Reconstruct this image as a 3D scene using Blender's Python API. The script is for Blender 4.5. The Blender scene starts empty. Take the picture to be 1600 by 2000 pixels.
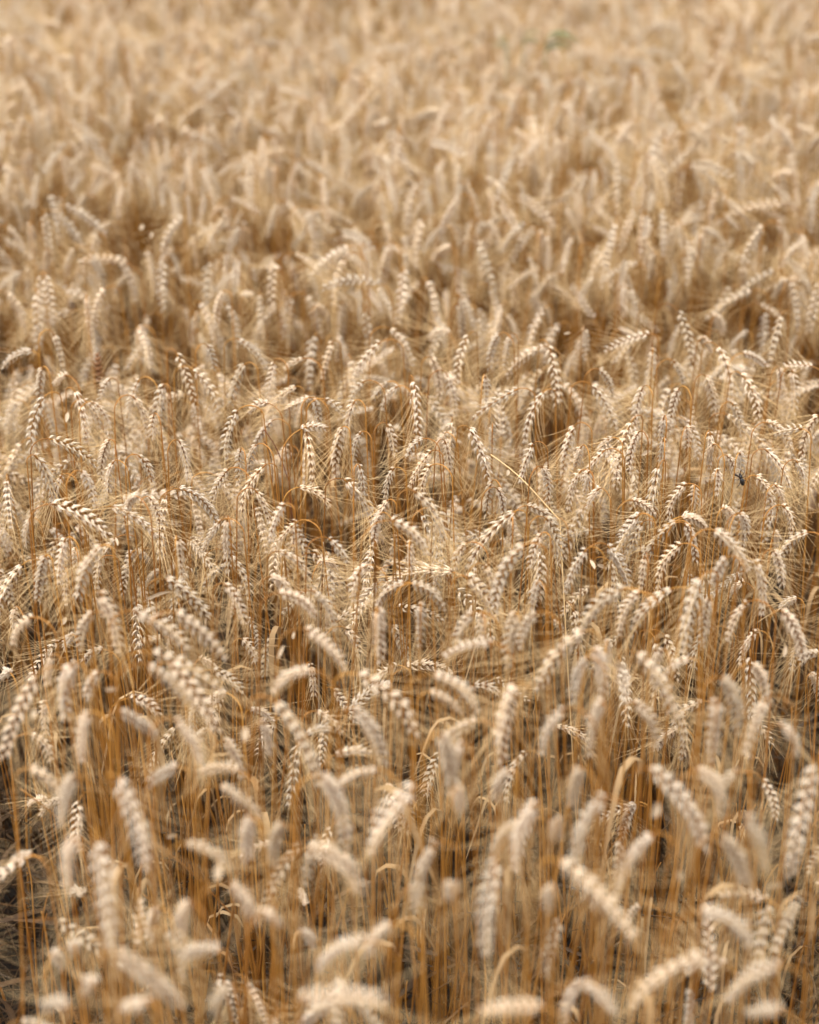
import bpy, math, random
import numpy as np
from mathutils import Vector, Matrix, noise

random.seed(11)
rng = np.random.default_rng(11)
sc = bpy.context.scene
COL = sc.collection
rad = math.radians

# ------------------------------------------------------------------ camera
PITCH = rad(26.3)
EYE = 1.855
FPX = 3333.0                      # focal length in pixels of the 1600 px wide photograph
cam_d = bpy.data.cameras.new('camera')
cam = bpy.data.objects.new('camera', cam_d)
COL.objects.link(cam)
cam.location = (0, 0, EYE)
cam.rotation_euler = (rad(90) - PITCH, 0, 0)
cam_d.sensor_fit = 'HORIZONTAL'
cam_d.sensor_width = 24.0
cam_d.lens = 50.0
cam_d.clip_start = 0.05
cam_d.clip_end = 1500
cam_d.dof.use_dof = True
cam_d.dof.focus_distance = 2.38
cam_d.dof.aperture_fstop = 1.95
cam_d.dof.aperture_blades = 9
sc.camera = cam

# ------------------------------------------------------------------ sky, sun, exposure
SUN_EL, SUN_AZ = rad(74), rad(225)
w = bpy.data.worlds.new('World')
sc.world = w
w.use_nodes = True
nt = w.node_tree
bg = nt.nodes['Background']
sky = nt.nodes.new('ShaderNodeTexSky')
sky.sky_type = 'NISHITA'
sky.sun_disc = False
sky.sun_elevation = SUN_EL
sky.sun_rotation = SUN_AZ
sky.dust_density = 4.0
sky.air_density = 1.0
sky.ozone_density = 1.0
hs = nt.nodes.new('ShaderNodeHueSaturation')
hs.inputs['Saturation'].default_value = 0.02
nt.links.new(sky.outputs['Color'], hs.inputs['Color'])
nt.links.new(hs.outputs['Color'], bg.inputs['Color'])
bg.inputs['Strength'].default_value = 0.13

sl = bpy.data.lights.new('sun', 'SUN')
sl.energy = 1.7
sl.angle = rad(50)
sl.color = (1.0, 0.93, 0.80)
sun = bpy.data.objects.new('sun', sl)
COL.objects.link(sun)
sd = Vector((math.sin(SUN_AZ) * math.cos(SUN_EL), math.cos(SUN_AZ) * math.cos(SUN_EL), math.sin(SUN_EL)))
sun.rotation_euler = (-sd).to_track_quat('-Z', 'Y').to_euler()

sc.view_settings.view_transform = 'Standard'
sc.view_settings.look = 'None'
sc.view_settings.gamma = 1
sc.view_settings.use_curve_mapping = False
sc.view_settings.exposure = 1.24
sc.cycles.max_bounces = 8
sc.cycles.diffuse_bounces = 3
sc.cycles.glossy_bounces = 2
sc.cycles.transmission_bounces = 5
sc.cycles.use_denoising = True
sc.cycles.sample_clamp_indirect = 8

# ------------------------------------------------------------------ projection
CP, SP = math.cos(PITCH), math.sin(PITCH)
CR = Vector((1, 0, 0)); CU = Vector((0, SP, CP)); CF = Vector((0, CP, -SP))
EYEV = Vector((0, 0, EYE))

def at(px, py, z):
    """the point of the place at height z seen at a pixel of the photograph"""
    u, v = (px - 800) / FPX, (py - 1000) / FPX
    d = CF + CR * u - CU * v
    t = (EYE - z) / (-d.z)
    return EYEV + d * t

def proj(p):
    q = p - EYEV
    f = q.dot(CF)
    return 800 + FPX * q.dot(CR) / f, 1000 - FPX * q.dot(CU) / f, f

# ------------------------------------------------------------------ materials
def new_mat(name, base, alt, dark, trans=0.25, rough=0.6, noise_scale=220.0, var=0.25, spec=0.25, own=False):
    """matte plant fibre: pigment (on husks also painted crevice shade) from a vertex tone, a per-object shade and fine grain, a little light passing through"""
    m = bpy.data.materials.new(name)
    m.use_nodes = True
    t = m.node_tree; N = t.nodes; L = t.links
    for n in list(N): N.remove(n)
    out = N.new('ShaderNodeOutputMaterial')
    attr = N.new('ShaderNodeAttribute'); attr.attribute_name = 'tone'
    oi = N.new('ShaderNodeObjectInfo')
    rnd = oi.outputs['Random']
    if own:                      # pieces of one ear share the shade stored on them
        sp = N.new('ShaderNodeSeparateColor'); L.new(oi.outputs['Color'], sp.inputs[0]); rnd = sp.outputs[0]
    tc = N.new('ShaderNodeTexCoord')
    nz = N.new('ShaderNodeTexNoise'); nz.inputs['Scale'].default_value = noise_scale; nz.inputs['Detail'].default_value = 3
    L.new(tc.outputs['Object'], nz.inputs['Vector'])
    mx = N.new('ShaderNodeMix'); mx.data_type = 'RGBA'
    mx.inputs['A'].default_value = (*base, 1); mx.inputs['B'].default_value = (*alt, 1)
    L.new(rnd, mx.inputs['Factor'])
    mr = N.new('ShaderNodeMath'); mr.operation = 'MULTIPLY_ADD'
    L.new(nz.outputs['Fac'], mr.inputs[0]); mr.inputs[1].default_value = 0.5; mr.inputs[2].default_value = -0.25
    ad = N.new('ShaderNodeMath'); ad.operation = 'ADD'; ad.use_clamp = True
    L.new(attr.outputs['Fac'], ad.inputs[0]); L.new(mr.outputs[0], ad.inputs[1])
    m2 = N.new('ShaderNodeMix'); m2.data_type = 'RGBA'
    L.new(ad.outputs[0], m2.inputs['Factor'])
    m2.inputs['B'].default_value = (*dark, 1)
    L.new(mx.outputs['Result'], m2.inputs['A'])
    # per-object brightness
    ml = N.new('ShaderNodeMath'); ml.operation = 'MULTIPLY'; L.new(rnd, ml.inputs[0]); ml.inputs[1].default_value = 17.31
    fr = N.new('ShaderNodeMath'); fr.operation = 'FRACT'; L.new(ml.outputs[0], fr.inputs[0])
    br = N.new('ShaderNodeMath'); br.operation = 'MULTIPLY_ADD'; L.new(fr.outputs[0], br.inputs[0]); br.inputs[1].default_value = var * 1.3; br.inputs[2].default_value = 1.0 - var
    hsv = N.new('ShaderNodeHueSaturation'); L.new(m2.outputs['Result'], hsv.inputs['Color']); L.new(br.outputs[0], hsv.inputs['Value'])
    pb = N.new('ShaderNodeBsdfPrincipled')
    pb.inputs['Roughness'].default_value = rough
    pb.inputs['Specular IOR Level'].default_value = spec
    L.new(hsv.outputs['Color'], pb.inputs['Base Color'])
    tr = N.new('ShaderNodeBsdfTranslucent'); L.new(hsv.outputs['Color'], tr.inputs['Color'])
    ms = N.new('ShaderNodeMixShader'); ms.inputs['Fac'].default_value = trans
    L.new(pb.outputs[0], ms.inputs[1]); L.new(tr.outputs[0], ms.inputs[2])
    L.new(ms.outputs[0], out.inputs['Surface'])
    return m

M_STEM = new_mat('straw_stem', (0.52, 0.255, 0.055), (0.34, 0.14, 0.027), (0.20, 0.075, 0.018), trans=0.05, rough=0.5, noise_scale=60, var=0.28)
HUSK = ((0.92, 0.815, 0.68), (0.84, 0.71, 0.54), (0.38, 0.19, 0.07))
AWN = ((0.84, 0.63, 0.36), (0.74, 0.52, 0.26), (0.50, 0.28, 0.12))
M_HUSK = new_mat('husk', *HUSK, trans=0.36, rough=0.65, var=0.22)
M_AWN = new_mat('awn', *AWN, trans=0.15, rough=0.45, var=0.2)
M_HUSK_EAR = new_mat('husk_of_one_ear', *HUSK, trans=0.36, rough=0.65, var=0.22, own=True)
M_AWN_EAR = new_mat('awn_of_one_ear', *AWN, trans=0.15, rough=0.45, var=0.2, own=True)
M_LEAF = new_mat('dry_leaf', (0.60, 0.42, 0.23), (0.48, 0.30, 0.14), (0.30, 0.18, 0.09), trans=0.35, rough=0.7, noise_scale=90, var=0.3)
M_PAPER = new_mat('papery_leaf', (0.70, 0.57, 0.42), (0.62, 0.49, 0.35), (0.55, 0.38, 0.22), trans=0.35, rough=0.7, noise_scale=120, var=0.1)
M_BROWN = new_mat('brown_husk', (0.26, 0.12, 0.05), (0.24, 0.11, 0.045), (0.08, 0.035, 0.02), trans=0.1, var=0.1)
M_RED = new_mat('red_straw', (0.20, 0.065, 0.04), (0.20, 0.065, 0.04), (0.1, 0.03, 0.02), trans=0.05, var=0.05)
M_GREEN = new_mat('green_leaf', (0.17, 0.18, 0.08), (0.17, 0.18, 0.09), (0.06, 0.08, 0.035), trans=0.3, var=0.1)
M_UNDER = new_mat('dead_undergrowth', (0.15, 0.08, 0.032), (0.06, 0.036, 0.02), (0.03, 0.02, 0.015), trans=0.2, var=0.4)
M_BLACK = new_mat('beetle_shell', (0.012, 0.012, 0.014), (0.012, 0.012, 0.014), (0.01, 0.01, 0.01), trans=0.0, rough=0.25, spec=0.6, var=0.05)
M_BWING = new_mat('beetle_underside', (0.035, 0.018, 0.014), (0.035, 0.018, 0.014), (0.02, 0.01, 0.01), trans=0.0, rough=0.4, var=0.05)
MATS = [M_STEM, M_HUSK, M_AWN, M_LEAF]

# ------------------------------------------------------------------ mesh buffer
class Buf:
    def __init__(s):
        s.v = []; s.f = []; s.m = []; s.t = []; s.n = 0
    def add(s, V, F, mat, tone):
        V = np.asarray(V, dtype=float)
        s.v.append(V)
        s.f += [tuple(i + s.n for i in f) for f in F]
        s.m += [mat] * len(F)
        s.t.append(np.broadcast_to(np.asarray(tone, dtype=float), (len(V),)).copy())
        s.n += len(V)
    def merge(s, o, M=None):
        V = np.concatenate(o.v)
        if M is not None:
            A = np.array(M)
            V = V @ A[:3, :3].T + A[:3, 3]
        s.v.append(V); s.t.append(np.concatenate(o.t))
        n = s.n
        s.f += [tuple(i + n for i in f) for f in o.f]
        s.m += o.m; s.n += len(V)
    def mesh(s, name, mats, smooth=True):
        me = bpy.data.meshes.new(name)
        me.from_pydata(np.concatenate(s.v).tolist(), [], s.f)
        for m in mats: me.materials.append(m)
        if len(mats) > 1: me.polygons.foreach_set('material_index', s.m)
        if smooth: me.polygons.foreach_set('use_smooth', [True] * len(me.polygons))
        a = me.attributes.new('tone', 'FLOAT', 'POINT')
        a.data.foreach_set('value', np.concatenate(s.t))
        me.update()
        return me

def unit(v):
    n = np.linalg.norm(v, axis=-1, keepdims=True)
    return v / np.maximum(n, 1e-9)

def tube(buf, P, R, k, mat, tone=0.0, cap=True):
    P = np.asarray(P, float); n = len(P)
    T = unit(np.gradient(P, axis=0))
    a = np.array([1.0, 0, 0]) if abs(T[0][0]) < 0.8 else np.array([0, 1.0, 0])
    X = unit(a - T[0] * a.dot(T[0]))
    R = np.broadcast_to(np.asarray(R, float), (n,))
    V = []
    for i in range(n):
        X = unit(X - T[i] * X.dot(T[i])); Y = np.cross(T[i], X)
        for j in range(k):
            th = 2 * math.pi * j / k
            V.append(P[i] + R[i] * (math.cos(th) * X + math.sin(th) * Y))
    F = [(i * k + j, i * k + (j + 1) % k, (i + 1) * k + (j + 1) % k, (i + 1) * k + j) for i in range(n - 1) for j in range(k)]
    if cap:
        F.append(tuple((n - 1) * k + j for j in range(k)))
        F.append(tuple(reversed(range(k))))
    tone = np.asarray(tone, float)
    if tone.ndim: tone = np.repeat(tone, k)
    buf.add(V, F, mat, tone)

def strip(buf, P, W, side, mat, tone=0.0, fold=0.25):
    """a folded blade: three points across, along a path P with half widths W"""
    P = np.asarray(P, float); n = len(P); V = []
    T = unit(np.gradient(P, axis=0))
    for i in range(n):
        S = np.asarray(side[i] if np.ndim(side) > 1 else side, float)
        S = unit(S - T[i] * S.dot(T[i])); N = np.cross(T[i], S)
        V += [P[i] - S * W[i] + N * W[i] * fold, P[i], P[i] + S * W[i] + N * W[i] * fold]
    F = []
    for i in range(n - 1):
        a = 3 * i
        F += [(a, a + 1, a + 4, a + 3), (a + 1, a + 2, a + 5, a + 4)]
    tone = np.asarray(tone, float)
    if tone.ndim: tone = np.repeat(tone, 3)
    buf.add(V, F, mat, tone)

# ------------------------------------------------------------------ one spikelet: glumes, plump lemmas, long awns
def lemma(buf, base, d, out, length, width, mat=1):
    """pointed, keeled husk"""
    d = unit(np.array(d, float)); out = np.array(out, float)
    o = unit(out - d * out.dot(d)); s = np.cross(d, o)
    prof = [(0.0, 0.28), (0.20, 0.90), (0.42, 0.98), (0.70, 0.52), (1.0, 0.05)]
    k = 6; V = []; tn = []
    for h, r in prof:
        c = base + d * length * h + o * length * 0.10 * math.sin(h * math.pi)
        for j in range(k):
            th = 2 * math.pi * j / k
            V.append(c + width * 0.5 * r * (math.cos(th) * s + 0.82 * math.sin(th) * o))
            tn.append(0.6 if h < 0.1 else (0.35 if h < 0.3 else (0.0 if h < 0.8 else 0.15)))  # browner base pigment, deepened to paint shade into the crevices between husks
    F = [(i * k + j, i * k + (j + 1) % k, (i + 1) * k + (j + 1) % k, (i + 1) * k + j) for i in range(4) for j in range(k)]
    F.append(tuple(4 * k + j for j in range(k)))
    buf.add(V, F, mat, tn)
    return base + d * length

def spikelet(r, awned=True):
    b = Buf()
    z = np.array([0, 0, 1.0]); x = np.array([1.0, 0, 0]); y = np.array([0, 1.0, 0])
    for sgn in (-1, 1):
        a = rad(r.uniform(20, 40)); ay = rad(r.uniform(-2, 12))
        d = z * math.cos(a) + x * sgn * math.sin(a) + y * math.sin(ay)
        tip = lemma(b, x * sgn * 0.0009 + y * 0.0008, d, x * sgn * 0.7 + y, r.uniform(0.0105, 0.0145), r.uniform(0.0031, 0.0040))
        d2 = z * math.cos(a * 1.3) + x * sgn * math.sin(a * 1.3) + y * 0.02
        lemma(b, x * sgn * 0.0014 + y * 0.0002 - z * 0.0006, d2, x * sgn, r.uniform(0.0052, 0.0064), 0.0030)
        if awned and r.random() < 0.7:
            L = r.uniform(0.050, 0.075); s0 = rad(r.uniform(12, 24)); s1 = s0 + rad(r.uniform(8, 30))
            oy = r.uniform(0.35, 1.0)
            pts = [tip - d * 0.0012]; p = pts[0].copy(); n = 6
            for i in range(n):
                q = s0 + (s1 - s0) * (i / n) ** 0.7
                dd = unit(z * math.cos(q) + (x * sgn * 0.8 + y * oy) * math.sin(q) + d * 0.35)
                p = p + dd * L / n; pts.append(p.copy())
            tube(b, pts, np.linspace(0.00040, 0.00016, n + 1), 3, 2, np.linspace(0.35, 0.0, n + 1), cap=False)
    tip = lemma(b, y * 0.0016 + z * 0.001, z + y * r.uniform(0.22, 0.4) + x * r.uniform(-0.1, 0.1), y, r.uniform(0.0085, 0.0105), 0.0036)
    if awned and r.random() < 0.3:
        L = r.uniform(0.04, 0.06); n = 5; pts = [tip]; p = tip.copy(); xx = r.uniform(-0.35, 0.35)
        for i in range(n):
            q = rad(22) + rad(18) * i / n
            p = p + unit(z * math.cos(q) + y * math.sin(q) + x * xx) * L / n; pts.append(p.copy())
        tube(b, pts, np.linspace(0.00040, 0.00016, n + 1), 3, 2, np.linspace(0.35, 0.0, n + 1), cap=False)
    return b

SPK = [spikelet(random.Random(40 + i)) for i in range(8)]

# ------------------------------------------------------------------ a stalk's centre line in its own frame
def centre_line(root, P0, az, th0, th1, earL, neckL, lean_az, wob, stem_n=9):
    """returns ear samples (pos, tangent, normal of the bend) and stem points from the root to the ear's base"""
    H = np.array([math.cos(az), math.sin(az), 0.0]); Z = np.array([0, 0, 1.0])
    NB = np.cross(H, Z)
    n = 24
    th = np.linspace(th0, th1, n)
    tan = np.array([H * math.sin(a) + Z * math.cos(a) for a in th])
    pos = np.zeros((n, 3)); pos[0] = P0
    for i in range(1, n):
        pos[i] = pos[i - 1] + 0.5 * (tan[i] + tan[i - 1]) * earL / (n - 1)
    m = 12
    q = np.linspace(0, 1, m)
    thn = th0 * (1 - q) ** 0.85 + rad(3) * q ** 0.5
    neck = [np.array(P0)]
    for i in range(1, m):
        a = thn[i]
        neck.append(neck[-1] - (H * math.sin(a) + Z * math.cos(a)) * neckL / (m - 1))
    E = neck[-1]
    if root is None:
        ln = E[2]
        root = np.array([E[0] - H[0] * ln * 0.04 + math.cos(lean_az) * wob * ln, E[1] - H[1] * ln * 0.04 + math.sin(lean_az) * wob * ln, -0.01])
    c = np.array([-math.sin(lean_az), math.cos(lean_az), 0]) * wob * 0.25
    s = np.linspace(0, 1, stem_n)[:, None]
    D = H * math.sin(rad(3)) + Z * math.cos(rad(3))
    ln = np.linalg.norm(E - root)
    # Hermite from the root to the neck
    h00 = 2 * s**3 - 3 * s**2 + 1; h10 = s**3 - 2 * s**2 + s; h01 = -2 * s**3 + 3 * s**2; h11 = s**3 - s**2
    stem = h00 * root + h10 * ln * (Z + c * 2) + h01 * E + h11 * ln * D
    return pos, tan, NB, np.vstack([stem, np.array(neck[::-1][1:])]), root

def solve(px0, py0, px1, py1, z, earL):
    """ear base and chord direction from where base and tip are seen"""
    P0 = at(px0, py0, z)
    f = (P0 - EYEV).dot(CF)
    r_, u_ = (px1 - px0) / FPX * f, -(py1 - py0) / FPX * f
    pl = math.hypot(r_, u_)
    r_, u_, pl = r_ * 1.14, u_ * 1.14, pl * 1.14
    L = min(max(min(earL, max(pl * 1.25, 0.045)), pl * 1.03), 0.13)
    if pl > L: r_, u_ = r_ * L / pl, u_ * L / pl; pl = L
    out = math.sqrt(max(L * L - pl * pl, 0))
    best = None
    for s in (1, -1):
        e = CR * r_ + CU * u_ + CF * out * s
        if best is None or e.z < best.z: best = e
    return np.array(P0), best.normalized(), L

def ear_nodes(pos, tan, NB, roll, r, size=1.0):
    n_n = max(7, int(round(len_of(pos) / (0.0055 * size))))
    s = np.linspace(0, 1, len(pos)); out = []
    for i in range(n_n):
        u = (i + 0.15) / n_n
        p = np.array([np.interp(u, s, pos[:, k]) for k in range(3)])
        t = unit(np.array([np.interp(u, s, tan[:, k]) for k in range(3)]))
        bb = NB * math.cos(roll + u * 0.35) + np.cross(t, NB) * math.sin(roll + u * 0.35)
        sg = 1 if i % 2 else -1
        last = i == n_n - 1
        a = rad(4) if last else rad(r.uniform(13, 26))
        zz = unit(t * math.cos(a) + bb * sg * math.sin(a))
        yy = unit(bb * sg - zz * (bb * sg).dot(zz)); xx = np.cross(yy, zz)
        k = size * (0.62 + 0.46 * math.sin(math.pi * min(1, u * 0.78 + 0.20))) * r.uniform(0.86, 1.10)
        o = p + bb * sg * 0.0009 * size
        kw = k * 0.93
        out.append(Matrix(((xx[0]*kw, yy[0]*kw, zz[0]*k, o[0]), (xx[1]*kw, yy[1]*kw, zz[1]*k, o[1]), (xx[2]*kw, yy[2]*kw, zz[2]*k, o[2]), (0, 0, 0, 1))))
    return out

def len_of(p):
    return float(np.linalg.norm(np.diff(p, axis=0), axis=1).sum())

def stem_buf(pts, r, thick=1.0):
    b = Buf()
    d = np.concatenate([[0], np.cumsum(np.linalg.norm(np.diff(pts, axis=0), axis=1))]); d /= d[-1]
    n1, n2 = r.uniform(0.26, 0.36), r.uniform(0.52, 0.64)
    ks = np.array([0, 0.14, n1 - .012, n1, n1 + .012, 0.45, n2 - .012, n2, n2 + .012, 0.72, 0.80, 0.87])
    D = np.concatenate([ks, d[d > 0.90]])
    P = np.stack([np.interp(D, d, pts[:, k]) for k in range(3)], axis=1)
    R = np.interp(D, [0, n1 - .012, n1, n1 + .012, n2 - .012, n2, n2 + .012, 0.80, 0.9, 1.0], [.0020, .0018, .0027, .0021, .0019, .0025, .0016, .0012, .0011, .0007]) * thick
    t0 = r.uniform(-0.05, 0.30)
    tone = np.interp(D, [0, n1 - .012, n1, n1 + .012, n2 - .012, n2, n2 + .012, 0.85, 1.0], [.6, .45, .9, .1, .0, .8, .3, .05, .0]) + t0
    tube(b, P, R, 5, 0, np.clip(tone, 0, 1))
    return b

def leaf_buf(pts, r, mat=3):
    """a dead blade hanging from the stem"""
    b = Buf()
    k = int(len(pts) * r.uniform(0.18, 0.36)); P = pts[max(1, k)]
    a = r.uniform(0, 2 * math.pi); L = r.uniform(0.10, 0.22); n = 9
    up = r.uniform(3, 25); dn = r.uniform(150, 180); H = np.array([math.cos(a), math.sin(a), 0]); Z = np.array([0, 0, 1.0])
    p = np.array(P, float); path = [p.copy()]
    for i in range(n):
        q = rad(up + (dn - up) * min(1, (i / (n - 1)) * 2.4)); p = p + (H * math.sin(q) + Z * math.cos(q)) * L / n
        H2 = np.array([math.cos(a + i * r.uniform(-.2, .3)), math.sin(a + i * 0.1), 0]); H = unit(H + 0.15 * H2)
        path.append(p.copy())
    W = np.array([0.0028, 0.0040, 0.0046, 0.0046, 0.0042, 0.0038, 0.0032, 0.0024, 0.0014, 0.0003]) * r.uniform(0.5, 1.0)
    S0 = np.cross(unit(path[3] - path[0]), Z); tw = r.uniform(-2.5, 2.5); sides = []
    for i in range(n + 1):
        th = tw * i / n; sides.append(S0 * math.cos(th) + np.array([0.3, 0.2, 1.0]) * math.sin(th))
    strip(b, path, W, np.array(sides), mat, np.linspace(0.05, 0.5, n + 1) * r.uniform(0.3, 1.2), fold=r.uniform(0.2, 0.9))
    return b

# ------------------------------------------------------------------ ground
def ground():
    n = 90; V = []; F = []
    ys = np.concatenate([np.linspace(-6, 12, 61), np.array([16, 24, 40, 80, 160, 400, 900])])
    xs = np.concatenate([[-900, -300, -80, -25, -10], np.linspace(-5, 5, 41), [10, 25, 80, 300, 900]])
    for y in ys:
        for x in xs:
            h = 0.018 * noise.noise(Vector((x * 2.3, y * 2.3, 0.3))) + 0.012 * noise.noise(Vector((x * 7, y * 7, 1.7))) if abs(x) < 6 and y < 14 else 0
            V.append((x, y, h))
    W_ = len(xs)
    F = [(j * W_ + i, j * W_ + i + 1, (j + 1) * W_ + i + 1, (j + 1) * W_ + i) for j in range(len(ys) - 1) for i in range(W_ - 1)]
    me = bpy.data.meshes.new('ground'); me.from_pydata(V, [], F)
    me.polygons.foreach_set('use_smooth', [True] * len(me.polygons))
    o = bpy.data.objects.new('ground', me); COL.objects.link(o)
    m = bpy.data.materials.new('soil'); m.use_nodes = True; t = m.node_tree; N = t.nodes; L = t.links
    pb = N['Principled BSDF']; pb.inputs['Roughness'].default_value = 0.95
    tc = N.new('ShaderNodeTexCoord'); nz = N.new('ShaderNodeTexNoise'); nz.inputs['Scale'].default_value = 14; nz.inputs['Detail'].default_value = 8
    cr = N.new('ShaderNodeValToRGB')
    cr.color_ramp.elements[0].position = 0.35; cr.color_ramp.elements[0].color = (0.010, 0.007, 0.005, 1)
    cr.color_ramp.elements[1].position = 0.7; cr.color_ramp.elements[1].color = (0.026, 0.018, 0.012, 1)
    L.new(tc.outputs['Object'], nz.inputs['Vector']); L.new(nz.outputs['Fac'], cr.inputs['Fac']); L.new(cr.outputs['Color'], pb.inputs['Base Color'])
    bp = N.new('ShaderNodeBump'); bp.inputs['Strength'].default_value = 0.6; bp.inputs['Distance'].default_value = 0.01
    n2 = N.new('ShaderNodeTexNoise'); n2.inputs['Scale'].default_value = 60; n2.inputs['Detail'].default_value = 6
    L.new(tc.outputs['Object'], n2.inputs['Vector']); L.new(n2.outputs['Fac'], bp.inputs['Height']); L.new(bp.outputs['Normal'], pb.inputs['Normal'])
    me.materials.append(m)
    o['kind'] = 'structure'; o['label'] = 'dark bare soil under the standing wheat'
ground()

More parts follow.
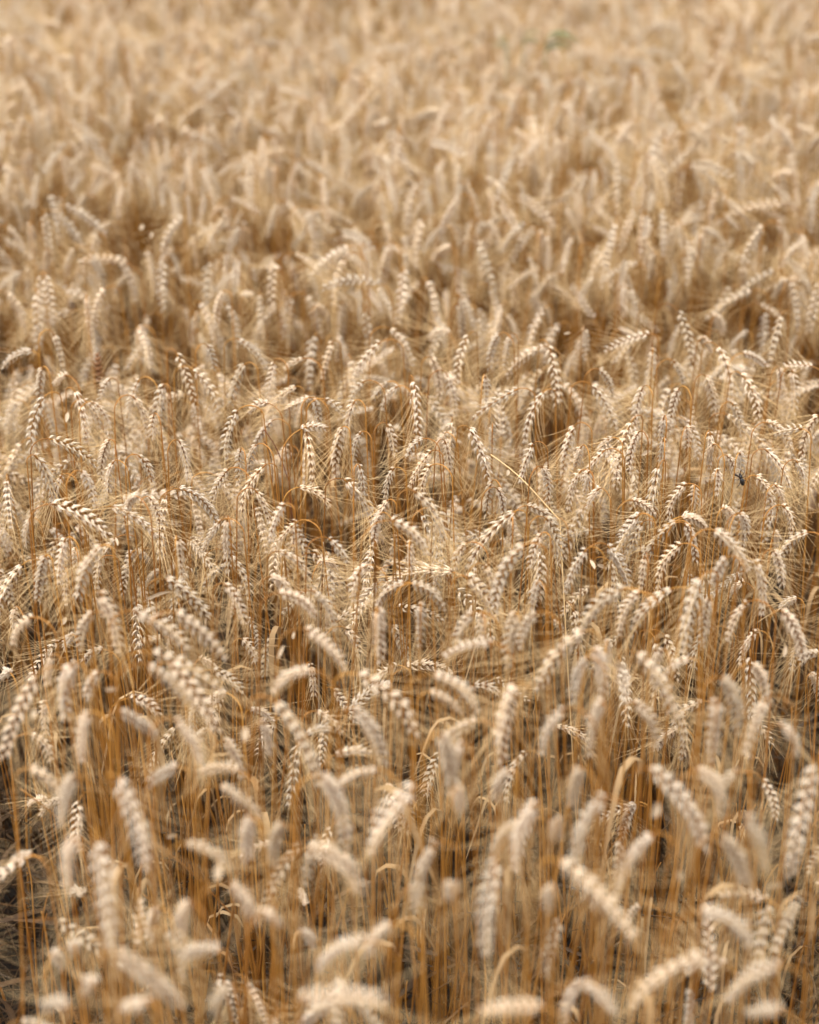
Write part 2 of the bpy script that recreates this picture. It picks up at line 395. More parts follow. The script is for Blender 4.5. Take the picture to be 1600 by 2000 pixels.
# ------------------------------------------------------------------ the stalks that can be told apart
# x, y where the ear joins its stem; x, y of its tip; height class; measured in the 1600 x 2000 photograph
EARS = """
62 685 0 712 n;82 720 68 800 n;86 776 60 868 n;103 650 112 712 n;130 733 102 748 n;147 765 157 852 n;165 782 180 835 n;184 787 198 852 n
213 860 190 935 n;222 902 206 956 n;272 742 242 808 n;260 775 271 850 n;320 752 305 830 n;300 812 293 850 n;215 740 190 775 n;378 722 422 806 n
345 690 376 790 n;350 862 358 932 n;271 890 288 936 n;95 857 165 902 n;68 890 84 978 T;160 922 168 985 T;120 930 97 984 n;102 985 188 1042 T
268 970 243 994 T;220 990 290 1047 n;292 972 303 1027 n;350 955 408 1015 n;70 985 45 1030 l;465 802 440 886 n;466 663 510 712 n;478 712 448 780 n
535 708 522 770 n;592 700 556 718 n;578 755 525 800 n;524 788 487 801 n;605 777 560 797 n;612 780 619 828 n;635 780 667 806 n;744 668 696 734 n
712 745 683 800 n;692 785 676 862 n;597 838 605 934 n;668 836 659 924 n;705 845 692 900 n;702 910 708 966 n;757 830 769 880 n;770 915 755 970 n
650 668 630 730 n;500 870 485 925 n;519 908 474 992 n;470 878 464 942 n;499 958 519 1017 n;445 918 411 976 n;585 952 637 990 n;672 937 722 1018 n
757 978 733 1042 n;556 985 528 1055 T;532 822 500 862 n;588 838 630 836 n;762 643 802 702 n;405 675 412 717 n;758 746 732 776 n;777 755 750 797 n
915 655 898 742 n;843 700 858 768 n;808 745 816 842 n;872 730 888 800 n;948 735 950 780 n;1062 677 998 730 n;1072 675 1089 777 n;1012 760 934 812 n
1060 768 1031 858 n;1156 752 1201 827 n;1170 722 1198 768 n;917 837 953 925 n;869 862 878 920 n;827 857 800 892 n;842 882 806 942 n;842 910 827 955 n
1041 868 1022 935 n;1122 833 1107 912 n;1136 872 1130 905 n;1060 913 1071 980 n;1181 880 1147 935 n;1135 920 1119 992 n;1150 922 1147 960 n;960 942 954 1002 n
972 955 984 998 n;806 958 864 1048 T;1030 988 1086 1027 n;1003 1000 926 1098 n;1197 855 1177 888 n;1142 640 1146 692 n;975 653 964 716 n;997 655 990 712 n
962 830 963 868 n;1170 955 1157 988 n;1269 652 1196 678 n;1275 682 1276 764 n;1325 608 1352 692 n;1375 660 1395 680 n;1403 678 1430 782 n;1378 735 1406 808 n
1326 760 1319 832 n;1255 758 1249 832 n;1430 788 1456 842 n;1447 730 1483 817 n;1526 618 1510 702 n;1522 720 1531 755 n;1547 723 1553 802 n;1452 690 1500 710 n
1587 716 1545 712 n;1498 825 1552 872 n;1567 838 1528 846 n;1598 812 1582 882 n;1496 879 1550 942 n;1477 930 1513 1010 n;1420 890 1439 934 n;1445 885 1453 924 n
1395 868 1389 900 n;1387 845 1394 906 n;1341 835 1346 874 n;1297 815 1297 852 n;1296 858 1297 910 n;1232 826 1209 944 n;1247 845 1240 918 n;1286 915 1279 1018 n
1341 946 1321 1015 n;1357 950 1361 988 n;1402 918 1406 965 n;1463 945 1460 985 l;1235 977 1278 1002 n;1250 1003 1221 1048 n;1333 1012 1380 1031 n;1529 988 1553 1038 n
1446 1004 1466 1043 n;1413 993 1436 1023 n;1555 900 1577 942 n;1515 948 1537 978 n;1315 705 1338 744 n;60 1013 44 1062 l;1 1034 11 1072 l;128 1053 104 1135 n
198 1066 145 1164 T;196 1094 190 1158 l;196 1158 215 1266 T;88 1087 62 1168 n;147 1072 142 1110 l;126 1112 122 1175 l;258 1078 243 1124 l;265 1076 279 1098 l
318 1052 314 1085 l;347 1050 347 1127 n;324 1132 390 1208 n;344 1198 416 1284 T;440 1142 468 1216 n;261 1194 348 1270 T;298 1275 410 1350 T;333 1298 407 1425 T
290 1300 354 1378 T;181 1198 148 1268 n;29 1188 22 1234 l;64 1206 17 1262 n;141 1240 121 1270 l;201 1268 161 1297 l;102 1280 86 1338 n;143 1296 117 1412 T
70 1322 6 1470 T;173 1394 147 1492 T;236 1390 290 1440 T;342 1406 381 1494 T;402 1426 380 1460 l;192 1314 163 1368 n;254 1364 300 1400 l;20 1314 -6 1330 l
473 1249 493 1292 l;392 1287 411 1310 l;417 1310 464 1352 l;442 1354 411 1382 l;444 1012 440 1108 n;430 1018 395 1072 n;86 1372 80 1432 l;60 1434 84 1492 l
513 1410 518 1480 n;581 1019 536 1072 n;642 1052 673 1098 n;545 1077 596 1142 n;610 1154 647 1228 n;528 1127 556 1157 n;545 1158 607 1202 T;716 1105 692 1174 n
743 1004 732 1058 n;764 1017 829 1082 T;801 1058 802 1118 n;775 1048 768 1104 l;844 998 863 1052 n;789 1138 741 1187 n;804 1140 862 1192 n;822 1180 822 1258 n
859 1111 854 1158 l;739 1190 741 1290 T;911 1126 965 1208 n;947 1105 968 1160 n;1000 1012 1000 1068 n;911 1062 892 1107 n;1023 1066 989 1194 T;1050 1138 1046 1188 n
1057 1043 1040 1106 n;923 1198 896 1255 T;941 1200 940 1252 n;1007 1198 998 1304 T;1047 1198 1021 1262 T;675 1227 698 1278 l;598 1230 664 1304 T;962 1256 878 1286 T
776 1300 733 1338 l;606 1308 536 1358 T;540 1373 613 1532 T;700 1318 802 1434 T;690 1386 740 1494 T;848 1318 928 1400 T;840 1352 895 1396 n;927 1339 972 1360 l
1007 1338 988 1484 T;932 1408 874 1452 n;607 1298 610 1360 l;619 1390 658 1432 l;600 1434 638 1434 l;655 1474 714 1476 l;862 1436 882 1562 T;902 1452 894 1532 T
1066 1012 1088 1102 n;1246 1008 1214 1080 n;1256 1020 1231 1098 n;1320 1019 1275 1092 n;1336 1008 1380 1032 n;1338 1024 1366 1092 n;1448 1006 1459 1080 n;1578 1040 1538 1100 n
1512 1076 1537 1140 n;1515 1040 1525 1070 l;1395 1036 1470 1112 T;1475 1097 1500 1192 n;1331 1063 1299 1144 n;1419 1090 1404 1138 T;1259 1086 1259 1144 n;1187 1066 1233 1137 n
1145 1073 1116 1150 n;1367 1130 1371 1266 T;1384 1170 1384 1258 n;1219 1150 1147 1240 T;1249 1158 1224 1240 n;1311 1150 1250 1240 n;1459 1177 1437 1252 n;1528 1194 1582 1284 n
1557 1168 1538 1192 l;1138 1235 1066 1344 T;1187 1253 1191 1338 n;1244 1276 1322 1402 T;1293 1270 1289 1342 n;1346 1286 1308 1328 n;1222 1378 1220 1308 u;1471 1298 1503 1360 n
1410 1324 1453 1434 T;1400 1368 1406 1494 T;1500 1364 1481 1478 T;1238 1373 1290 1466 n;1372 1370 1326 1424 l;1146 1288 1129 1375 T;1162 1270 1179 1378 T;1101 1386 1069 1478 T
1176 1373 1167 1484 T;1524 1416 1567 1478 T;1598 1276 1578 1300 l;1452 1138 1438 1164 l;59 1502 99 1558 n;144 1518 104 1620 T;232 1522 266 1692 T;143 1638 124 1758 T
190 1646 204 1850 T;346 1498 291 1537 n;466 1506 388 1524 n;431 1536 492 1600 n;490 1598 477 1688 T;364 1648 432 1706 n;452 1728 491 1812 n;369 1763 350 1866 n
309 1774 289 1850 l;272 1846 268 1778 v;428 1856 358 1888 n;228 1864 322 1988 T;132 1966 74 1988 n;186 1920 158 1962 n;452 1928 418 1992 n;62 1669 18 1697 l
146 1848 132 1880 l;103 1864 106 1906 l;512 1783 536 1822 n;292 1957 236 1990 n;630 1518 663 1664 T;810 1538 729 1674 T;736 1503 668 1545 n;604 1658 692 1764 T
551 1610 536 1702 n;851 1648 834 1778 n;883 1726 880 1772 n;1046 1572 1024 1714 T;969 1678 962 1844 T;1012 1608 974 1684 n;714 1836 628 1910 n;763 1806 724 1878 n
588 1955 734 1992 T;1057 1968 956 1998 n;892 1538 901 1592 T;800 1733 806 1792 l;588 1820 604 1862 l;994 1506 976 1568 T;1270 1503 1372 1654 T;1095 1684 1228 1830 T
1183 1558 1157 1708 T;1133 1500 1127 1582 T;1087 1600 1091 1652 n;1080 1734 1075 1792 n;1094 1796 1072 1900 l;1273 1630 1230 1740 n;1412 1634 1469 1736 T;1364 1506 1420 1602 T
1442 1506 1419 1562 n;1490 1522 1517 1597 l;1457 1596 1509 1708 T;1591 1498 1565 1698 T;1370 1780 1472 1868 n;1370 1866 1260 1974 n;1386 1935 1388 1815 v;1524 1886 1448 1974 n
1136 1920 1204 2000 n;1527 1974 1488 2002 n;1500 1757 1424 1762 l
"""
FAR = """
87 418 93 500;115 418 156 480;128 402 196 450;58 436 55 492;15 445 36 480;180 503 187 562;340 312 299 352;401 384 388 426;357 424 320 492;470 447 444 497
680 482 617 527;598 412 613 470;742 554 638 561;556 294 505 305;526 324 524 368;475 314 500 342;90 540 98 620;170 580 168 640;205 565 182 632;10 570 30 630
436 570 420 628;1332 262 1238 292;1004 250 1041 372;1026 440 988 482;1120 370 1074 416;1201 440 1178 552;1415 420 1445 440;1519 434 1545 484
"""
ZC = {'T': (0.905, 0.945), 'n': (0.845, 0.875), 'l': (0.66, 0.72), 'd': (0.5, 0.6), 'u': (0.80, 0.82), 'v': (0.62, 0.64)}
LN = {'T': 0.098, 'n': 0.088, 'l': 0.062, 'd': 0.05, 'u': 0.055, 'v': 0.075}

def link(o, parent=None):
    COL.objects.link(o)
    if parent is not None: o.parent = parent
    return o

TENS = ['two', 'five', 'ten', 'fifteen', 'twenty', 'twenty five', 'thirty', 'thirty five', 'forty', 'forty five', 'fifty', 'fifty five',
        'sixty', 'sixty five', 'seventy', 'seventy five', 'eighty', 'eighty five', 'ninety', 'ninety five', 'one hundred']
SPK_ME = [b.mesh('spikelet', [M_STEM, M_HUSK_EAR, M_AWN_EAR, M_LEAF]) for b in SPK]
SPK_BROWN = None
heroes = []

MASS = []
def hero(x0, y0, x1, y1, cls, r, brown=False, mass=False):
    z = r.uniform(*ZC[cls])
    # keep the nearest rows at arm's length: a low place in the picture with a tall stalk would be closer than the first row
    P0, e, L = solve(x0, y0, x1, y1, z, LN[cls] * r.uniform(0.92, 1.06))
    thc = math.acos(max(-1, min(1, e.z)))
    hz = math.hypot(e.x, e.y)
    az = math.atan2(e.y, e.x) if hz > 0.05 else r.uniform(0, 2 * math.pi)
    dl = rad(r.uniform(8, 30)) if thc > rad(40) else rad(4)
    th0, th1 = max(rad(2), thc - dl), min(thc + dl, rad(186))
    neckL = r.uniform(0.018, 0.055) * (1.0 if th0 > rad(60) else 1.6)
    pos, tan, NB, stem, root = centre_line(None, P0, az, th0, th1, L, neckL, r.uniform(0, 6.28), r.uniform(0.0, 0.10))
    root = np.array(root)
    if mass:
        b = Buf(); b.merge(stem_buf(stem - root, r))
        for M in ear_nodes(pos - root, tan, NB, r.uniform(0, math.pi), r, min(1.15, max(0.85, L / 0.082))): b.merge(SPK[r.randrange(len(SPK))], M)
        MASS.append((b, root)); return
    E = bpy.data.objects.new('wheat_stalk', None); E.empty_display_size = 0.05
    E.location = root; link(E)
    st = bpy.data.objects.new('stem', stem_buf(stem - root, r).mesh('stem', [M_STEM])); link(st, E)
    # ear: the rachis carries its spikelets
    eb = Buf(); tube(eb, pos - root, np.linspace(0.0012, 0.0006, len(pos)), 5, 0, 0.3)
    er = bpy.data.objects.new('ear', eb.mesh('rachis', [M_BROWN if brown else M_STEM])); link(er, E)
    size = min(1.10, max(0.82, L / 0.084)) * r.uniform(0.95, 1.06)
    shade = r.random()
    for M in ear_nodes(pos - root, tan, NB, r.uniform(0, math.pi), r, size):
        me = SPK_ME[r.randrange(len(SPK_ME))]
        if brown: me = SPK_BROWN
        so = bpy.data.objects.new('spikelet', me); link(so, er)
        so.matrix_basis = M; so.color = (shade, 0, 0, 1)
    if r.random() < 0.25:
        lf = bpy.data.objects.new('leaf', leaf_buf(stem - root, r).mesh('leaf', MATS)); link(lf, E)
    E['category'] = 'wheat stalk'; E['group'] = 'wheat stalks in the field'
    dx, dy = x1 - x0, y1 - y0
    an = math.degrees(math.atan2(dy, dx))
    if cls in 'uv' or dy < -10: form = 'with upright ear'
    elif 75 <= an <= 105: form = 'with ear hanging straight down'
    elif 40 <= an < 75: form = 'drooping rightward'
    elif 105 < an <= 140: form = 'drooping leftward'
    elif -10 <= an < 40: form = 'arching rightward'
    else: form = 'arching leftward'
    ym = (y0 + y1) / 2; xm = (x0 + x1) / 2
    soft = 'blurred' if (cls == 'T' or ym > 1420 or ym < 600) else 'crisp'
    big = {'T': 'tall', 'n': 'pale', 'l': 'low', 'd': 'low', 'u': 'tan', 'v': 'slim'}[cls]
    heroes.append([E, big, soft, form, xm, ym, L, brown])
    return E, P0, pos

SPK_BROWN_B = spikelet(random.Random(5))
SPK_BROWN = SPK_BROWN_B.mesh('brown_spikelet', [M_BROWN, M_BROWN, M_AWN, M_LEAF])

rh = random.Random(7)
LIST = []
for tok in (EARS + ';' + FAR.replace(';', ' n;').replace('\n', ' n\n')).replace('\n', ';').split(';'):
    t = tok.split()
    if len(t) < 5: continue
    LIST.append(([float(q) for q in t[:4]], t[4]))
def shown(e):
    (x0, y0, x1, y1), cls = e
    f = (at(x0, y0, sum(ZC[cls]) / 2) - EYEV).dot(CF)
    inside = 0 <= (x0 + x1) / 2 <= 1600 and (y0 + y1) / 2 <= 2000
    return (LN[cls] / f) * (1 if inside else 0.5)
order = sorted(range(len(LIST)), key=lambda i: -shown(LIST[i]))
BIG = set(order[:299])
for i, (a, cls) in enumerate(LIST):
    hero(*a, cls, rh, mass=i not in BIG)
Eb, _, _ = hero(194, 748, 188, 694, 'u', rh, brown=True)
print('HEROES', len(heroes))

# labels: what the ear does, how near it is, where one finds it
def make_labels():
    by = {}
    for h in heroes:
        E, big, soft, form, xm, ym, L, brown = h
        ix = int(round(max(0, min(1600, xm)) / 80)); iy = int(round(max(0, min(2000, ym)) / 100))
        if brown:
            E['label'] = 'dark brown diseased wheat ear standing upright among pale ones'; continue
        by.setdefault((soft, form, ix, iy), []).append(h)
    for (soft, form, ix, iy), hs in by.items():
        hs.sort(key=lambda h: h[5])
        n = len(hs)
        for i, h in enumerate(hs):
            if n == 1: adj = h[1]
            else: adj = ['upper', 'lower'][i] if n == 2 else (['upper', 'middle', 'lower'] + ['lowest'] * 9)[i]
            f = form.replace('with ear hanging straight down', 'hanging straight down').replace('with upright ear', 'standing upright')
            h[0]['label'] = f'{adj} {soft} wheat ear {f}, {TENS[ix]} percent across, {TENS[iy]} percent down'
make_labels()

# ------------------------------------------------------------------ the rest of the field: too many to count, one object
def variant(i, kind):
    r = random.Random(900 + i)
    b = Buf()
    if kind == 'bare':
        h = r.uniform(0.35, 0.62)
        th = rad(r.uniform(5, 30)); az = 0
        pos, tan, NB, stem, root = centre_line(np.array([0, 0, 0.0]), np.array([r.uniform(-.03, .03), r.uniform(-.03, .03), h]), az, th, th, 0.02, 0.05, r.uniform(0, 6.28), 0.05)
        b.merge(stem_buf(stem, r, 1.0))
        if r.random() < 0.25: b.merge(leaf_buf(stem, r))
    else:
        h = r.uniform(0.82, 0.88)
        q = r.random()
        thc = rad(r.uniform(20, 60) if i < 1 else (r.uniform(152, 177) if q < 0.72 else (r.uniform(122, 152) if q < 0.90 else r.uniform(85, 122))))
        dl = rad(r.uniform(8, 30)) if thc > rad(60) else rad(5)
        L = r.uniform(0.068, 0.108)
        neckL = r.uniform(0.018, 0.06)
        pos, tan, NB, stem, root = centre_line(np.array([0, 0, 0.0]), np.array([r.uniform(.0, .08), r.uniform(-.03, .03), h]), 0, thc - dl, min(thc + dl, rad(186)), L, neckL, r.uniform(0, 6.28), 0.06)
        b.merge(stem_buf(stem, r))
        size = L / 0.085
        for M in ear_nodes(pos, tan, NB, r.uniform(0, math.pi), r, size):
            b.merge(SPK[r.randrange(len(SPK))], M)
        if r.random() < 0.4: b.merge(leaf_buf(stem, r))
    return b

NE, NBARE = 40, 12
src = bpy.data.collections.new('wheat_forms')
for i in range(NE): src.objects.link(bpy.data.objects.new(f'eared_form.{i:03d}', variant(i, 'ear').mesh('eared_form', MATS)))
for i in range(NBARE): src.objects.link(bpy.data.objects.new(f'leafy_form.{i:03d}', variant(100 + i, 'bare').mesh('leafy_form', MATS)))

for i, (b, root) in enumerate(MASS): src.objects.link(bpy.data.objects.new(f'placed_form.{i:03d}', b.mesh('placed_form', MATS)))

def scatter(name, label, collection, P, idx, rot, scl):
    """one object whose points carry a copy of one form each"""
    me = bpy.data.meshes.new(name)
    me.vertices.add(len(P)); me.vertices.foreach_set('co', np.asarray(P, float).ravel())
    a = me.attributes.new('form', 'INT', 'POINT'); a.data.foreach_set('value', np.asarray(idx, dtype=np.int32))
    a = me.attributes.new('turn', 'FLOAT_VECTOR', 'POINT'); a.data.foreach_set('vector', np.asarray(rot, float).ravel())
    a = me.attributes.new('size', 'FLOAT_VECTOR', 'POINT'); a.data.foreach_set('vector', np.asarray(scl, float).ravel())
    o = bpy.data.objects.new(name, me); COL.objects.link(o)
    ng = bpy.data.node_groups.new(name, 'GeometryNodeTree')
    ng.interface.new_socket('Geometry', in_out='INPUT', socket_type='NodeSocketGeometry')
    ng.interface.new_socket('Geometry', in_out='OUTPUT', socket_type='NodeSocketGeometry')
    N, L = ng.nodes, ng.links
    gi = N.new('NodeGroupInput'); go = N.new('NodeGroupOutput')
    ip = N.new('GeometryNodeInstanceOnPoints'); ci = N.new('GeometryNodeCollectionInfo')
    ci.inputs['Collection'].default_value = collection
    ci.inputs['Separate Children'].default_value = True
    ci.inputs['Reset Children'].default_value = True
    def na(n, dt):
        x = N.new('GeometryNodeInputNamedAttribute'); x.data_type = dt; x.inputs['Name'].default_value = n; return x.outputs['Attribute']
    L.new(gi.outputs[0], ip.inputs['Points']); L.new(ci.outputs[0], ip.inputs['Instance'])
    ip.inputs['Pick Instance'].default_value = True
    L.new(na('form', 'INT'), ip.inputs['Instance Index'])
    L.new(na('turn', 'FLOAT_VECTOR'), ip.inputs['Rotation'])
    L.new(na('size', 'FLOAT_VECTOR'), ip.inputs['Scale'])
    L.new(ip.outputs[0], go.inputs[0])
    md = o.modifiers.new('scatter', 'NODES'); md.node_group = ng
    o['kind'] = 'stuff'; o['label'] = label
    return o

def halfwidth(y): return 0.25 * max(y, 0) + 1.5

def strew(density, y0, y1, wide=1.0):
    """points spread evenly at random over a strip as wide as the camera and a step to either side can see"""
    out = []
    cell = 1.0 / math.sqrt(density)
    y = y0
    while y < y1:
        hw = halfwidth(y) * wide
        x = -hw
        while x < hw:
            out.append((x + rng.uniform(0, 1) * cell * 1.3, y + rng.uniform(0, 1) * cell * 1.3)); x += cell
        y += cell
    return out

GAPS = [(*at(690, 1110, 0.5)[:2], 0.13), (*at(1530, 1330, 0.45)[:2], 0.17), (*at(40, 1760, 0.3)[:2], 0.14), (*at(1130, 1140, 0.5)[:2], 0.07),
        (*at(230, 500, 0.7)[:2], 0.16), (*at(640, 1600, 0.4)[:2], 0.10), (*at(980, 1800, 0.35)[:2], 0.08), (*at(60, 1310, 0.5)[:2], 0.10), (*at(1290, 1000, 0.6)[:2], 0.06)]
def near_gap(x, y):
    for gx, gy, gr in GAPS:
        d = math.hypot(x - gx, y - gy)
        if d < gr: return 1 - d / gr * 0.5
    return 0

P, I, R, S = [], [], [], []
for x, y in strew(380, -1.1, 0.92) + strew(500, 0.92, 2.5) + strew(310, 2.5, 3.5) + strew(400, 3.5, 14.0):  # first strip: unseen wheat around the camera, added to shade the near stems
    if math.hypot(x, y) < 0.26: continue
    if rng.random() < near_gap(x, y) * 1.3: continue
    h = 1.0 + 0.09 * noise.noise(Vector((x * 0.8, y * 0.8, 5))) + 0.035 * noise.noise(Vector((x * 3.4, y * 3.4, 9))) + rng.normal(0, 0.035)
    low = max(0.0, min(1.0, (2.55 - y) / 0.55)) if y > 0.84 else 0.0
    if y < 0.84: h = min(h, 1.0)
    s = rng.uniform(0.92, 1.06)
    if rng.random() < low:
        if abs(x) < 0.27 * y + 0.12 and rng.random() < 0.82: form = NE + rng.integers(NBARE)
        else:
            form = 1 + rng.integers(NE - 1); k = rng.uniform(0.60, 0.86); h *= k; s *= 0.80
    else:
        if y < 3.1: h *= rng.uniform(0.68, 0.91)
        elif y < 3.6: h *= rng.uniform(0.82, 1.0)
        form = rng.integers(NE) if rng.random() < 0.94 else NE + rng.integers(NBARE)
        s *= rng.uniform(0.88, 1.10)
    P.append((x, y, -0.01)); I.append(form)
    R.append((rng.normal(0, .07), rng.normal(0, .07), rng.uniform(0, 6.283)))
    S.append((s, s, h))
for x, y in strew(90, 14.0, 24.0, 1.1):
    P.append((x, y, -0.01)); I.append(rng.integers(NE)); R.append((rng.normal(0, .07), rng.normal(0, .07), rng.uniform(0, 6.283)))
    s = rng.uniform(1.0, 1.3); S.append((s, s, rng.uniform(0.92, 1.05)))
for i, (b, root) in enumerate(MASS):
    P.append(tuple(root)); I.append(NE + NBARE + i); R.append((0, 0, 0)); S.append((1, 1, 1))
print('FIELD', len(P), len(heroes))
scatter('standing_wheat', 'dense ripe wheat filling the rest of the field', src, P, I, R, S)

# ------------------------------------------------------------------ dead leaves and broken straw low between the stems
def litter_form(i):
    r = random.Random(300 + i); b = Buf()
    for _ in range(9):
        a = r.uniform(0, 6.28); el = rad(r.uniform(-10, 75)); L = r.uniform(0.06, 0.22)
        p = np.array([r.uniform(-.05, .05), r.uniform(-.05, .05), r.uniform(0.0, 0.24)])
        d = np.array([math.cos(a) * math.cos(el), math.sin(a) * math.cos(el), math.sin(el)]); path = [p]
        bend = r.uniform(0.1, 0.9)
        for k in range(6):
            d = unit(d + np.array([r.uniform(-.25, .25), r.uniform(-.25, .25), -bend * 0.35])); path.append(path[-1] + d * L / 6)
        if r.random() < 0.6:
            strip(b, path, np.array([.4, .8, 1, .9, .7, .45, .1]) * r.uniform(0.0015, 0.004), np.cross(d, [0.1, 0.2, 1]), 0, r.uniform(0, 0.7), r.uniform(0.1, 0.8))
        else:
            tube(b, path, 0.0011, 4, 0, r.uniform(0, 0.5))
    return b
und = bpy.data.collections.new('undergrowth_forms')
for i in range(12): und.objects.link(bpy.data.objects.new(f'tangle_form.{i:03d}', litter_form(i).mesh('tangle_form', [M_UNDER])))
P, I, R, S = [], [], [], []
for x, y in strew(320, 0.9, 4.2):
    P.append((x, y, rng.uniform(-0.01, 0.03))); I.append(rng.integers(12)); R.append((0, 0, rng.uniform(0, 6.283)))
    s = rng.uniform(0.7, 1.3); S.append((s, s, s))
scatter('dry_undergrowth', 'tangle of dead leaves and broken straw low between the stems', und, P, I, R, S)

# ------------------------------------------------------------------ single things among the stalks
def single(name, mesh, loc, label, cat, group=None, rot=None):
    o = bpy.data.objects.new(name, mesh); link(o); o.location = loc
    if rot: o.rotation_euler = rot
    o['label'] = label; o['category'] = cat
    if group: o['group'] = group
    return o

def straw(x0, y0, z0, x1, y1, z1, rr, mat, label, group=None):
    A, B = at(x0, y0, z0), at(x1, y1, z1)
    n = 9; pts = []
    for i in range(n):
        s = i / (n - 1); p = A.lerp(B, s) + Vector((0.004 * math.sin(3 * s), 0, 0.003 * math.sin(s * 5)))
        pts.append(np.array(p - A))
    D = (B - A).normalized()
    if B.z > 0.05:           # it goes on down to the soil
        k = B.z / max(0.25, -D.z) if D.z < -0.02 else B.z
        for s in (0.25, 0.5, 0.75, 1.0):
            q = B + Vector((D.x, D.y, 0)) * 0.10 * s
            q.z = B.z * (1 - s)
            pts.append(np.array(q - A))
    b = Buf(); tube(b, np.array(pts), np.linspace(rr * 0.7, rr, len(pts)), 5, 0, 0.1)
    return single('bare_straw', b.mesh('bare_straw', [mat]), A, label, 'straw', group)
straw(515, 838, 0.84, 563, 936, 0.75, 0.0009, M_RED, 'thin dark red bare straw leaning across pale ears')
straw(517, 862, 0.84, 531, 930, 0.74, 0.0008, M_RED, 'shorter dark red straw beside the long red one')
straw(959, 888, 0.86, 1093, 1012, 0.80, 0.0011, M_AWN, 'long orange straw slanting down below a hooked ear')
straw(631, 1060, 0.80, 620, 1150, 0.70, 0.0016, M_PAPER, 'whitish broken straw standing in the dark gap')
straw(733, 1058, 0.93, 716, 1305, 0.66, 0.0020, M_STEM, 'single thick golden straw crossing the middle of the field')
straw(368, 560, 0.90, 370, 640, 0.78, 0.0011, M_STEM, 'thin bare golden straw rising above hazy ears')
straw(40, 1540, 0.62, 340, 1800, 0.40, 0.0014, M_STEM, 'bent golden straw slanting through the dark lower stems')
straw(300, 1645, 0.60, 455, 1785, 0.46, 0.0014, M_STEM, 'fallen yellow straw slanting between short ears')

def flake(x, y, z, w_, h_, ang, label, r, name='leaf_scrap'):
    """a curled piece of papery leaf: w_, h_ in pixels of the photograph"""
    c = at(x, y, z); f = (c - EYEV).dot(CF); k = f / FPX
    L, Wd = max(w_, h_) * k * 0.9, min(w_, h_) * k * 0.34
    n = 8; path = []; a = rad(ang)
    d = CR * math.cos(a) + CU * math.sin(a)
    for i in range(n):
        s = i / (n - 1) - 0.5
        path.append(np.array(d * s * L + CU * (-(s * s)) * L * 0.35 + CF * math.sin(s * 3) * L * 0.2))
    W_ = np.array([math.sin(math.pi * (0.04 + 0.92 * (i / (n - 1)) ** 0.8)) for i in range(n)]) * Wd
    side = np.array(CU * math.cos(a) - CR * math.sin(a) - CF * 0.5)
    b = Buf(); strip(b, path, W_, side, 0, np.linspace(0, 0.3, n), 0.45)
    return single(name, b.mesh('leaf_scrap', [M_PAPER]), c, label, 'dry leaf', 'papery scraps of dead leaf caught among the stalks')
rf = random.Random(3)
FL = [(131, 813, .84, 12, 24, 85, 'small whitish papery leaf scrap beside an ear near the edge'), (1262, 883, .85, 24, 13, 25, 'pale oval leaf scrap between two hanging ears'),
      (1236, 933, .82, 13, 20, 75, 'pale leaf scrap under a long hanging ear'), (1068, 905, .83, 14, 12, 20, 'tiny pinkish leaf scrap in a dark gap'),
      (992, 922, .83, 12, 14, 70, 'small pinkish leaf scrap low in a brown gap'), (1176, 1105, .80, 24, 12, -25, 'pale pointed leaf lobe over golden stems'),
      (1157, 1101, .80, 12, 22, 115, 'second pale leaf lobe joined at the same stem'), (1217, 1145, .84, 26, 11, 8, 'cream curled leaf above a blurred ear'),
      (228, 1056, .80, 8, 20, 110, 'slim white husk hanging in the dark stems'), (310, 1160, .80, 60, 10, 18, 'long papery leaf lying across brown stems'),
      (125, 1212, .74, 20, 14, 60, 'pale square leaf scrap on a leaning straw'), (548, 1272, .84, 12, 34, 65, 'white folded leaf sticking out beside a stalk'),
      (218, 1345, .88, 26, 14, 0, 'blurred white leaf curl between tall ears'), (66, 1393, .90, 14, 20, 80, 'small blurred white leaf hanging at the edge'),
      (478, 1432, .90, 22, 30, 85, 'pinkish blurred leaf flap over dark stems'), (1533, 1270, .80, 14, 26, 70, 'golden tan folded leaf above the dark hole'),
      (1212, 1300, .88, 30, 18, -20, 'blurred cream leaf tip beside a tan ear'), (425, 1700, .86, 26, 36, 80, 'bright white blurred leaf end among low stems'),
      (335, 1632, .70, 20, 14, 10, 'white curled leaf hook above dark stems'), (880, 1738, .80, 22, 32, 80, 'round white blurred leaf curl low among golden stems'),
      (1512, 1728, .80, 46, 18, 0, 'pinkish boat shaped leaf hovering on a bent straw'), (1281, 1580, .88, 30, 34, 60, 'bright blurred leaf scrap under two arching ears'),
      (160, 1598, .82, 16, 12, 0, 'tiny bright leaf curl on golden stems'), (220, 1700, .84, 18, 44, 80, 'pale upright leaf flap between two long ears'),
      (1330, 1710, .80, 26, 24, -80, 'orange tan leaf funnel among dark stems'), (277, 443, .87, 12, 14, 60, 'tiny white leaf tip over the hazy hollow'),
      (296, 458, .85, 8, 14, 80, 'small white oval husk by the hazy hollow'), (1108, 650, .88, 16, 8, 10, 'small pale scrap on a hazy ear'), (573, 1240, .82, 8, 16, 80, 'narrow whitish husk beside the leaning stalk')]
for f_ in FL: flake(*f_, rf)

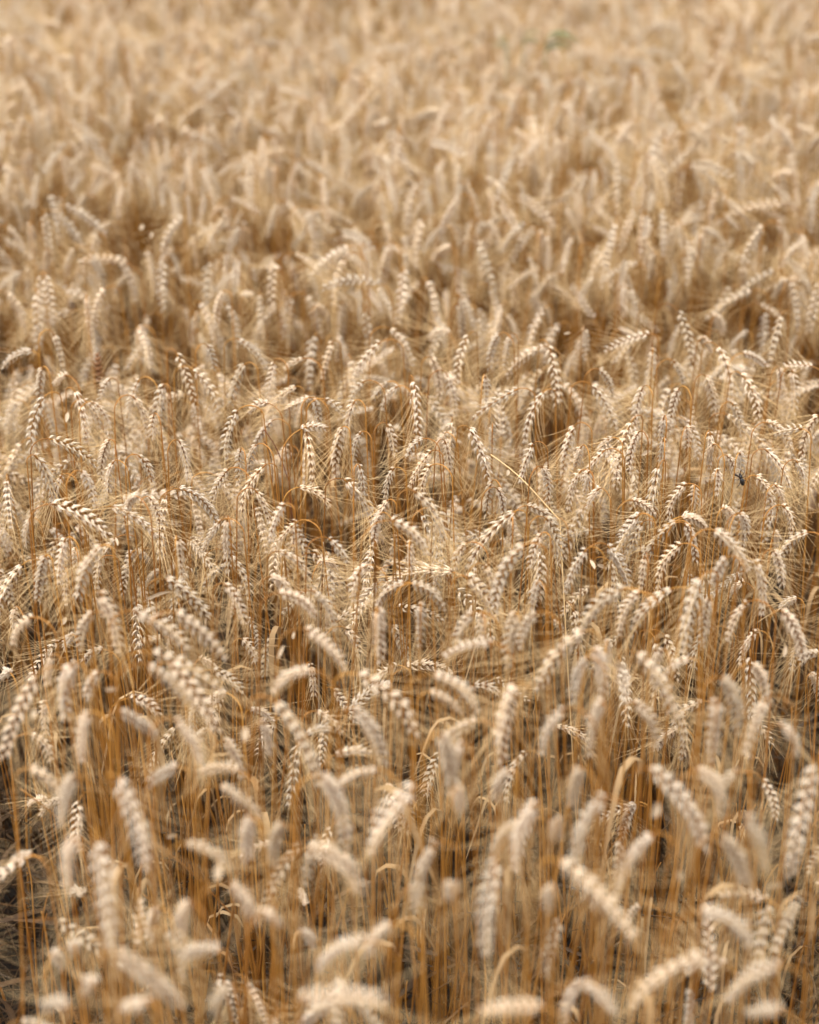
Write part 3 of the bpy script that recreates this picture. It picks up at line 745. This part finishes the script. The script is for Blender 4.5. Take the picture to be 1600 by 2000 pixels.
# the black beetle clinging under an ear
def ellipsoid(b, c, rx, ry, rz, mat=0, nu=10, nv=7):
    V = []; F = []
    for j in range(nv + 1):
        ph = math.pi * j / nv
        for i in range(nu):
            th = 2 * math.pi * i / nu; V.append((c[0] + rx * math.sin(ph) * math.cos(th), c[1] + ry * math.sin(ph) * math.sin(th), c[2] + rz * math.cos(ph)))
    F = [(j * nu + i, j * nu + (i + 1) % nu, (j + 1) * nu + (i + 1) % nu, (j + 1) * nu + i) for j in range(nv) for i in range(nu)]
    b.add(V, F, mat, 0.0)
bc = at(1450, 941, 0.83)
be = bpy.data.objects.new('beetle', None); link(be); be.location = bc; be.rotation_euler = (rad(-10), rad(-18), rad(20))
be['category'] = 'beetle'; be['label'] = 'small black beetle clinging below a drooping wheat ear'
b = Buf(); ellipsoid(b, (0, 0, 0), 0.0034, 0.0028, 0.0062); link(bpy.data.objects.new('abdomen', b.mesh('abdomen', [M_BLACK])), be)
b = Buf(); ellipsoid(b, (0, 0, 0.0078), 0.0027, 0.0022, 0.0028); link(bpy.data.objects.new('thorax', b.mesh('thorax', [M_BLACK])), be)
b = Buf(); ellipsoid(b, (0, 0, 0.0115), 0.0017, 0.0015, 0.0018); link(bpy.data.objects.new('head', b.mesh('head', [M_BLACK])), be)
for sg in (-1, 1):
    b = Buf(); tube(b, [(sg * .0004, -.001, .0124), (sg * .002, -.002, .016), (sg * .005, -.002, .0185)], [.0003, .00025, .0001], 4, 0)
    link(bpy.data.objects.new('antenna', b.mesh('antenna', [M_BLACK])), be)
    for k, zz in enumerate((0.009, 0.006, 0.002)):
        b = Buf(); up = (0.006, 0.001, -0.006)[k]
        tube(b, [(sg * .002, 0, zz), (sg * .0065, -.002, zz + up * .6), (sg * .0085, .001, zz + up), (sg * .010, .003, zz + up * 1.4)], [.0006, .0005, .0004, .0002], 4, 0)
        link(bpy.data.objects.new('leg', b.mesh('leg', [M_BLACK])), be)
b = Buf(); tube(b, [(-.0075, 0, .016), (-.003, -.001, .010), (0, 0, .006)], [.0010, .0014, .0010], 5, 0)
link(bpy.data.objects.new('wing_case', b.mesh('wing_case', [M_BWING])), be)

# green weeds poking through, far out
def weed(x, y, z, n, lean, scale, label, r):
    top = at(x, y, z); root = Vector((top.x, top.y, 0))
    E = bpy.data.objects.new('green_weed', None); link(E); E.location = root
    E['category'] = 'weed'; E['label'] = label; E['group'] = 'green weeds in the far wheat'
    b = Buf(); tube(b, [(0, 0, 0), (0.01, 0, top.z * .5), (0, 0, top.z)], [.003, .0025, .0015], 5, 0)
    link(bpy.data.objects.new('stem', b.mesh('stem', [M_GREEN])), E)
    for i in range(n):
        b = Buf(); a = r.uniform(-0.5, 0.5) + (0 if lean > 0 else math.pi); L = r.uniform(0.05, 0.09) * scale; p = np.array([0, 0, top.z - 0.012 * i]); path = [p]
        for k in range(6):
            q = rad(40 + 18 * k); path.append(path[-1] + np.array([math.cos(a) * math.sin(q), math.sin(a) * math.sin(q), math.cos(q)]) * L / 6)
        strip(b, path, np.array([.3, .9, 1, .9, .7, .4, .05]) * 0.0075 * scale, np.array([0.2, 1.0, 0.3]), 0, 0.1, 0.3)
        link(bpy.data.objects.new('leaf', b.mesh('leaf', [M_GREEN])), E)
rw = random.Random(9)
weed(1066, 80, 0.965, 4, 1, 1.3, 'dark green leafy weed, largest of the three in the far wheat', rw)
weed(1022, 74, 0.95, 3, 1, 0.8, 'faint grey green weed between the two greener ones', rw)
weed(990, 78, 0.96, 3, -1, 0.6, 'smallest yellow green weed beside the faint grey one', rw)
